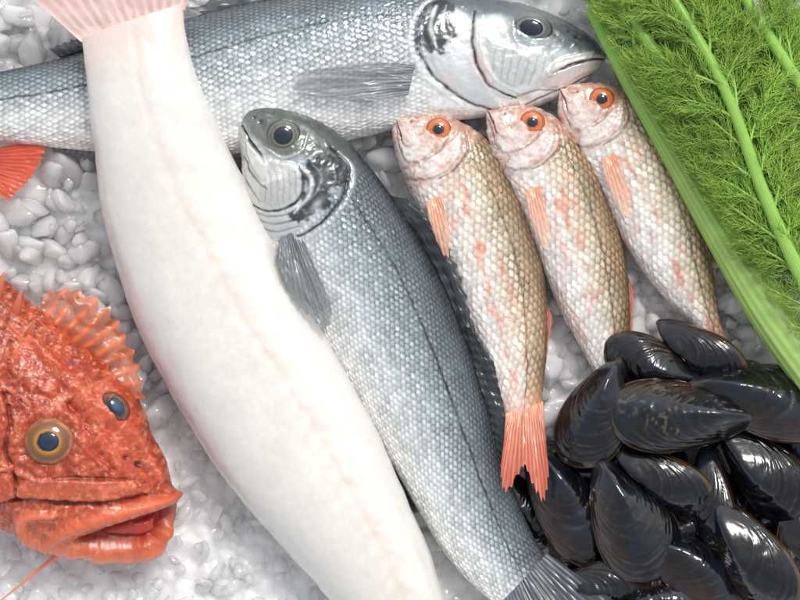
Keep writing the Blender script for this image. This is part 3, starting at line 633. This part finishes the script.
def branch(parent, p0, d0, L, wz, tone, allow):
    n = 14; tt = np.linspace(0, 1, n)
    bend = random.uniform(-.6, .6); ds = rot2(np.repeat(d0[None, :2], n, 0), bend*tt)
    P2 = p0[:2]+np.cumsum(ds*L/n, 0); zz = p0[2]+wz*np.sin(tt*1.6)*L*.25+np.cumsum(rng.rand(n)-.5)*1.2
    P = np.column_stack([P2, zz])
    ok = P[:, 0] > edge_x(P[:, 1])-allow
    if not ok.all():
        c = int(np.argmin(ok))
        if c < 5: return
        P = P[:c]; ds = ds[:c]; n = c; L = L*c/14
    V, F, u, _ = tube(P, np.linspace(1.7, .45, n), 6)
    Vs = [V]; Qs = [F]; Ts = []; cs = [np.repeat(lin((154, 194, 92))[None], len(V), 0)]; off = len(V)
    A = []; E = []; Bs = []; Be = []
    pos = .08
    while pos < 1:
        i = min(int(pos*(n-1)), n-2); q = P[i]*(1-(pos*(n-1)-i))+P[i+1]*(pos*(n-1)-i); d = ds[i]
        for sd in (-1, 1):
            l2 = min(L*.42, 34)*(1-.5*pos)*random.uniform(.75, 1.35)
            dd = rot2(d, sd*random.uniform(.25, .8)); dz = random.uniform(-.35, .5)
            e = q+np.array([dd[0]*l2, dd[1]*l2, dz*l2]); Bs.append(q); Be.append(e)
            m = max(4, int(l2/2.6))
            for j in range(m):
                f = (j+.6)/m; s = q*(1-f)+e*f
                for s2 in (-1, 1):
                    d3 = rot2(dd, s2*random.uniform(.1, .7)); l3 = random.uniform(8, 22)*(1-.3*f)
                    A.append(s); E.append(s+np.array([d3[0]*l3, d3[1]*l3, random.uniform(-.5, .6)*l3]))
        pos += 6.5/L
    for a, e, w in ((Bs, Be, .55), (A, E, .37)):
        a = np.array(a); e = np.array(e); k = e[:, 0] > edge_x(e[:, 1])-allow-rng.rand(len(e))*12
        if k.sum() == 0: continue
        V, Q, T3 = threads(a[k], e[k], w)
        Vs.append(V); Qs.append(Q+off); Ts.append(T3+off); off += len(V)
        r = np.repeat(rng.rand(k.sum()), 7)[:, None]
        cs.append(lin((108, 156, 48))*(1-r)+lin((184, 220, 100))*r)
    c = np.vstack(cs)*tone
    return part('frond_branch', np.vstack(Vs), [np.vstack(Qs), np.vstack(Ts)], M_leaf, parent, c)
def fennel(label, pts, r0, r1, spots, tone=1., allow=0):
    t = thing('fennel_frond', label, 'fennel', pts[0][0], pts[0][1], 'fennel fronds')
    P = spline(np.array(pts, float), 90); rr = r0+(r1-r0)*np.linspace(0, 1, 90)**1.1*(1+.04*(fbm(np.arange(90)/9., np.zeros(90))-.5))
    big = max(r0, r1) > 4.4
    V, F, u, g = tube(P, rr, 96 if big else 12, .018 if big else .0)
    u = u[:, None]; c = lin((138, 188, 76))*(1-u)+lin((188, 220, 128))*u*(r1 > 12)+lin((158, 202, 94))*u*(r1 <= 12)
    if big: c = c*(.91+.09*np.cos(g*16))[:, None]
    c = c*(.92+.16*fbm(g*2, u[:, 0]*5))[:, None]*(.94+.12*fbm(V[:, 0]/4, V[:, 1]/4))[:, None]
    part('stalk', V, [F], M_stalk, t, c)
    for (f, ang, L, wz) in spots:
        i = int(f*89); d = P[min(i+1, 89)]-P[max(i-1, 0)]; d = -d[:2]/np.linalg.norm(d[:2])
        branch(t, P[i], rot2(d, math.radians(ang)), L, wz, tone*random.uniform(.8, 1.1), allow)
R = random.uniform
fennel('thick pale green fennel stalk lying beside the right mullet with feathery leaves', [(590, 12, 66), (627, 80, 66), (675, 160, 66), (724, 242, 66), (768, 312, 68), (814, 372, 70), (890, 462, 70)], 6.5, 32,
  [(.02, 10, 50, .3), (.1, 50, 60, .5), (.25, 52, 60, .6), (.4, 50, 60, .6)], 1, 12)
fennel('long thin fennel stem rising through the middle of the leafy bunch', [(640, -40, 108), (668, 5, 114), (716, 92, 120), (757, 200, 118), (806, 306, 110), (850, 400, 100)], 4.5, 8,
  [(.05+.068*k, s*R(18, 44), R(80, 115), R(-.4, -.1)) for k in range(14) for s in (-1, 1)], 1.)
fennel('fennel stem in the top right corner of the photo', [(700, -60, 108), (735, 0, 114), (772, 60, 114), (820, 130, 108), (880, 220, 100)], 4.5, 8,
  [(.08+.085*k, s*R(20, 45), R(70, 105), R(-.4, -.1)) for k in range(11) for s in (-1, 1)], 1.)
fennel('straight fennel stem crossing beside the thick pale stalk', [(604, -20, 94), (646, 50, 100), (704, 130, 102), (778, 235, 98), (850, 340, 90)], 5, 11,
  [(.06+.07*k, s*R(20, 44), R(60, 95), R(-.3, .1)) for k in range(12) for s in (-1, 1)], .97, 8)
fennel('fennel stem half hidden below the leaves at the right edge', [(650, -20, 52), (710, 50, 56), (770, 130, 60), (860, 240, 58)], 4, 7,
  [(.05+.08*k, s*R(30, 65), R(90, 120), R(-.1, .1)) for k in range(11) for s in (-1, 1)], .5)  # leaf colour darkened to paint in the shade beneath the bunch
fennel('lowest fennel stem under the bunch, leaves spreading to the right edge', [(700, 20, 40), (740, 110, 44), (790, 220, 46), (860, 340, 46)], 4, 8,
  [(.05+.08*k, s*R(20, 60), R(90, 120), R(-.1, .1)) for k in range(11) for s in (-1, 1)], .33)  # darkest leaf colour: shade of the bottom layer is painted in

# ---------------------------------------------------------------- ice
def ico(sub):
    bm = bmesh.new(); bmesh.ops.create_icosphere(bm, subdivisions=sub, radius=1)
    a = np.array([v.co[:] for v in bm.verts]); b = np.array([[v.index for v in f.verts] for f in bm.faces]); bm.free(); return a, b
DIR, TRI = ico(4)
def lump(D, seed, p=6):
    r = np.random.RandomState(seed); n = r.randint(7, 12)
    N = r.randn(n, 3); N /= np.linalg.norm(N, axis=1, keepdims=True); d = r.uniform(.65, 1., n)
    N = np.vstack([N, -N[:4]]); d = np.r_[d, r.uniform(.7, 1, 4)]
    q = np.maximum(D@N.T, 0)/d; rad = 1/np.maximum((q**p).sum(1)**(1/p), .65)
    rad *= 1+.32*(fbm(D[:, 0]*2+seed, D[:, 1]*2+D[:, 2]*1.7)-.5)+.03*(fbm(D[:, 0]*8+seed, D[:, 1]*8+D[:, 2]*7)-.5)
    return D*rad[:, None]*r.uniform(.75, 1.1, 3)
PRO = [lump(DIR, 100+k) for k in range(14)]
PME = [mesh_data('ice_lump', p*S, [TRI], M_ice) for p in PRO]
def covered(x, y, m=0):
    X = np.array([x]); Y = np.array([y])
    return any(in_poly(X, Y, o)[0] for o in OUT) or (x > 560 and y > 400) or x > edge_x(y)+10
step = 1.6
gx = np.arange(-190, 990, step); gy = np.arange(-170, 790, step)
GX, GY = np.meshgrid(gx, gy, indexing='ij')
Hh = np.full(GX.shape, 0.0)+4*fbm(GX/25, GY/25)
WX = GX+5*(fbm(GX/16, GY/16)-.5); WY = GY+5*(fbm(GX/16+50, GY/16)-.5)
def stamp(x, y, r, top, seed):
    i0 = max(0, int((x-r*1.5-gx[0])/step)); i1 = min(len(gx), int((x+r*1.5-gx[0])/step)+1)
    j0 = max(0, int((y-r*1.5-gy[0])/step)); j1 = min(len(gy), int((y+r*1.5-gy[0])/step)+1)
    if i1 <= i0 or j1 <= j0: return
    q = np.random.RandomState(seed)
    X = WX[i0:i1, j0:j1]-x; Y = WY[i0:i1, j0:j1]-y
    acc = np.zeros(X.shape)
    for k in range(6):
        a = k*1.047+q.uniform(-.4, .4); dd = r*q.uniform(.65, .95)
        acc += np.maximum((X*math.cos(a)+Y*math.sin(a))/dd, 0)**4
    rr = acc**.25
    tx, ty = q.uniform(-.2, .2, 2)
    z = top+tx*X+ty*Y-r*.38*rr**2.8
    z = np.where(rr < 1.5, z, -99)
    h = Hh[i0:i1, j0:j1]; kk = 1.6
    Hh[i0:i1, j0:j1] = np.maximum(h, z)+kk*np.exp(-np.abs(h-z)/kk)*.5
y = -170
sd = 0
while y < 790:
    x = -190
    while x < 990:
        low = (x < 345 and y > 430)
        for _ in range(2 if low else 1):
            sd += 1
            stamp(x+R(-9, 9), y+R(-9, 9), R(6, 12) if low else R(11, 22), R(4, 12), sd)
        sd += 1; stamp(x+R(-9, 9), y+R(-9, 9), R(4, 9), R(6, 13), sd)
        x += 18
    y += 18
Hh += .4*(fbm(GX/5, GY/5)-.5)
Wt = fbm(GX/18, GY/18)[..., None]
Cc = lin((248, 251, 253))*(1-Wt)+lin((255, 255, 255))*Wt
idx = np.arange(GX.size).reshape(GX.shape)
F = np.stack([idx[:-1, :-1], idx[:-1, 1:], idx[1:, 1:], idx[1:, :-1]], -1).reshape(-1, 4)[:, ::-1]
ice = part('crushed_ice', np.stack([GX, GY, Hh], -1).reshape(-1, 3), [F], M_grit, None, Cc.reshape(-1, 3))
ice['label'] = 'crushed ice filling the tray under all the fish'; ice['category'] = 'ice'; ice['kind'] = 'stuff'
cnt = 0
def zone(x, y):
    if x < 160 and y < 340: return ('rounded lump of ice left of the white fish below the silver bass', 'ice lumps at the left')
    if x < 340 and y > 340: return ('small piece of crushed ice between the scorpionfish mouth and the white fish', 'ice pieces at the lower left')
    if y < 60: return ('piece of ice at the top edge behind the silver bass', 'ice pieces along the top')
    if x > 620: return ('clear lump of ice between the right mullet and the mussels', 'ice lumps beside the right mullet')
    return ('lump of ice in the gaps between the bass and the mullets', 'ice lumps between the fish')
def put(x, y, z, r, k):
    global cnt
    o = bpy.data.objects.new('ice_lump', PME[k]); col_.objects.link(o); o.location = Wv([x, y, z]); o.scale = (r, r, r*.75)
    o.rotation_euler = (R(0, 6), R(0, 6), R(0, 6)); lb, g = zone(x, y); o['label'] = lb; o['category'] = 'ice'; o['group'] = g; cnt += 1
y = -10
while y < 615:
    x = -10
    while x < 815:
        xx = x+R(-9, 9); yy = y+R(-9, 9)
        if not covered(xx, yy):
            low = (xx < 340 and yy > 430)
            if random.random() < .95: put(xx, yy, R(11, 17), R(5, 11) if low else random.choice((R(6, 10), R(10, 16), R(14, 22))), random.randrange(14))
        x += 19
    y += 19
n = 120; gx2, gy2 = np.meshgrid(np.linspace(-1400, 2200, n), np.linspace(-1400, 2000, n), indexing='ij')
V = np.stack([gx2, gy2, -24+8*fbm(gx2/30, gy2/30)], -1).reshape(-1, 3); idx = np.arange(n*n).reshape(n, n)
g = part('ice_bed', V, [np.stack([idx[:-1, :-1], idx[1:, :-1], idx[1:, 1:], idx[:-1, 1:]], -1).reshape(-1, 4)], M_grit, None, np.full((n*n, 3), .95))
g['kind'] = 'structure'
print('lumps', cnt)

# ---------------------------------------------------------------- light and camera
sc = bpy.context.scene
w = bpy.data.worlds.new('World'); sc.world = w; w.use_nodes = True; nt = w.node_tree
bg = nt.nodes['Background']; sky = nt.nodes.new('ShaderNodeTexSky'); sky.sky_type = 'NISHITA'; sky.sun_disc = False
EL, AZ = math.radians(54), math.radians(24)
sky.sun_elevation = EL; sky.sun_rotation = AZ
hs = nt.nodes.new('ShaderNodeHueSaturation'); hs.inputs['Saturation'].default_value = .15
hs.inputs['Value'].default_value = 1.3
nt.links.new(sky.outputs['Color'], hs.inputs['Color']); nt.links.new(hs.outputs['Color'], bg.inputs['Color']); bg.inputs['Strength'].default_value = .15
sun = bpy.data.lights.new('sun', 'SUN'); sun.energy = 1.95; sun.angle = math.radians(16); sun.color = (1, .97, .93)
so = bpy.data.objects.new('sun', sun); col_.objects.link(so)
from mathutils import Vector
dirv = Vector((math.sin(AZ)*math.cos(EL), math.cos(AZ)*math.cos(EL), math.sin(EL)))
so.rotation_euler = dirv.to_track_quat('Z', 'Y').to_euler()
cam = bpy.data.cameras.new('camera'); co = bpy.data.objects.new('camera', cam); col_.objects.link(co)
H = 2.4; cam.sensor_width = 36; cam.lens = 36*(H-40*S)/(800*S); co.location = (0, 0, H); cam.clip_end = 50; cam.clip_start = .05
sc.camera = co
sc.view_settings.view_transform = 'Standard'; sc.view_settings.look = 'None'; sc.view_settings.exposure = 0
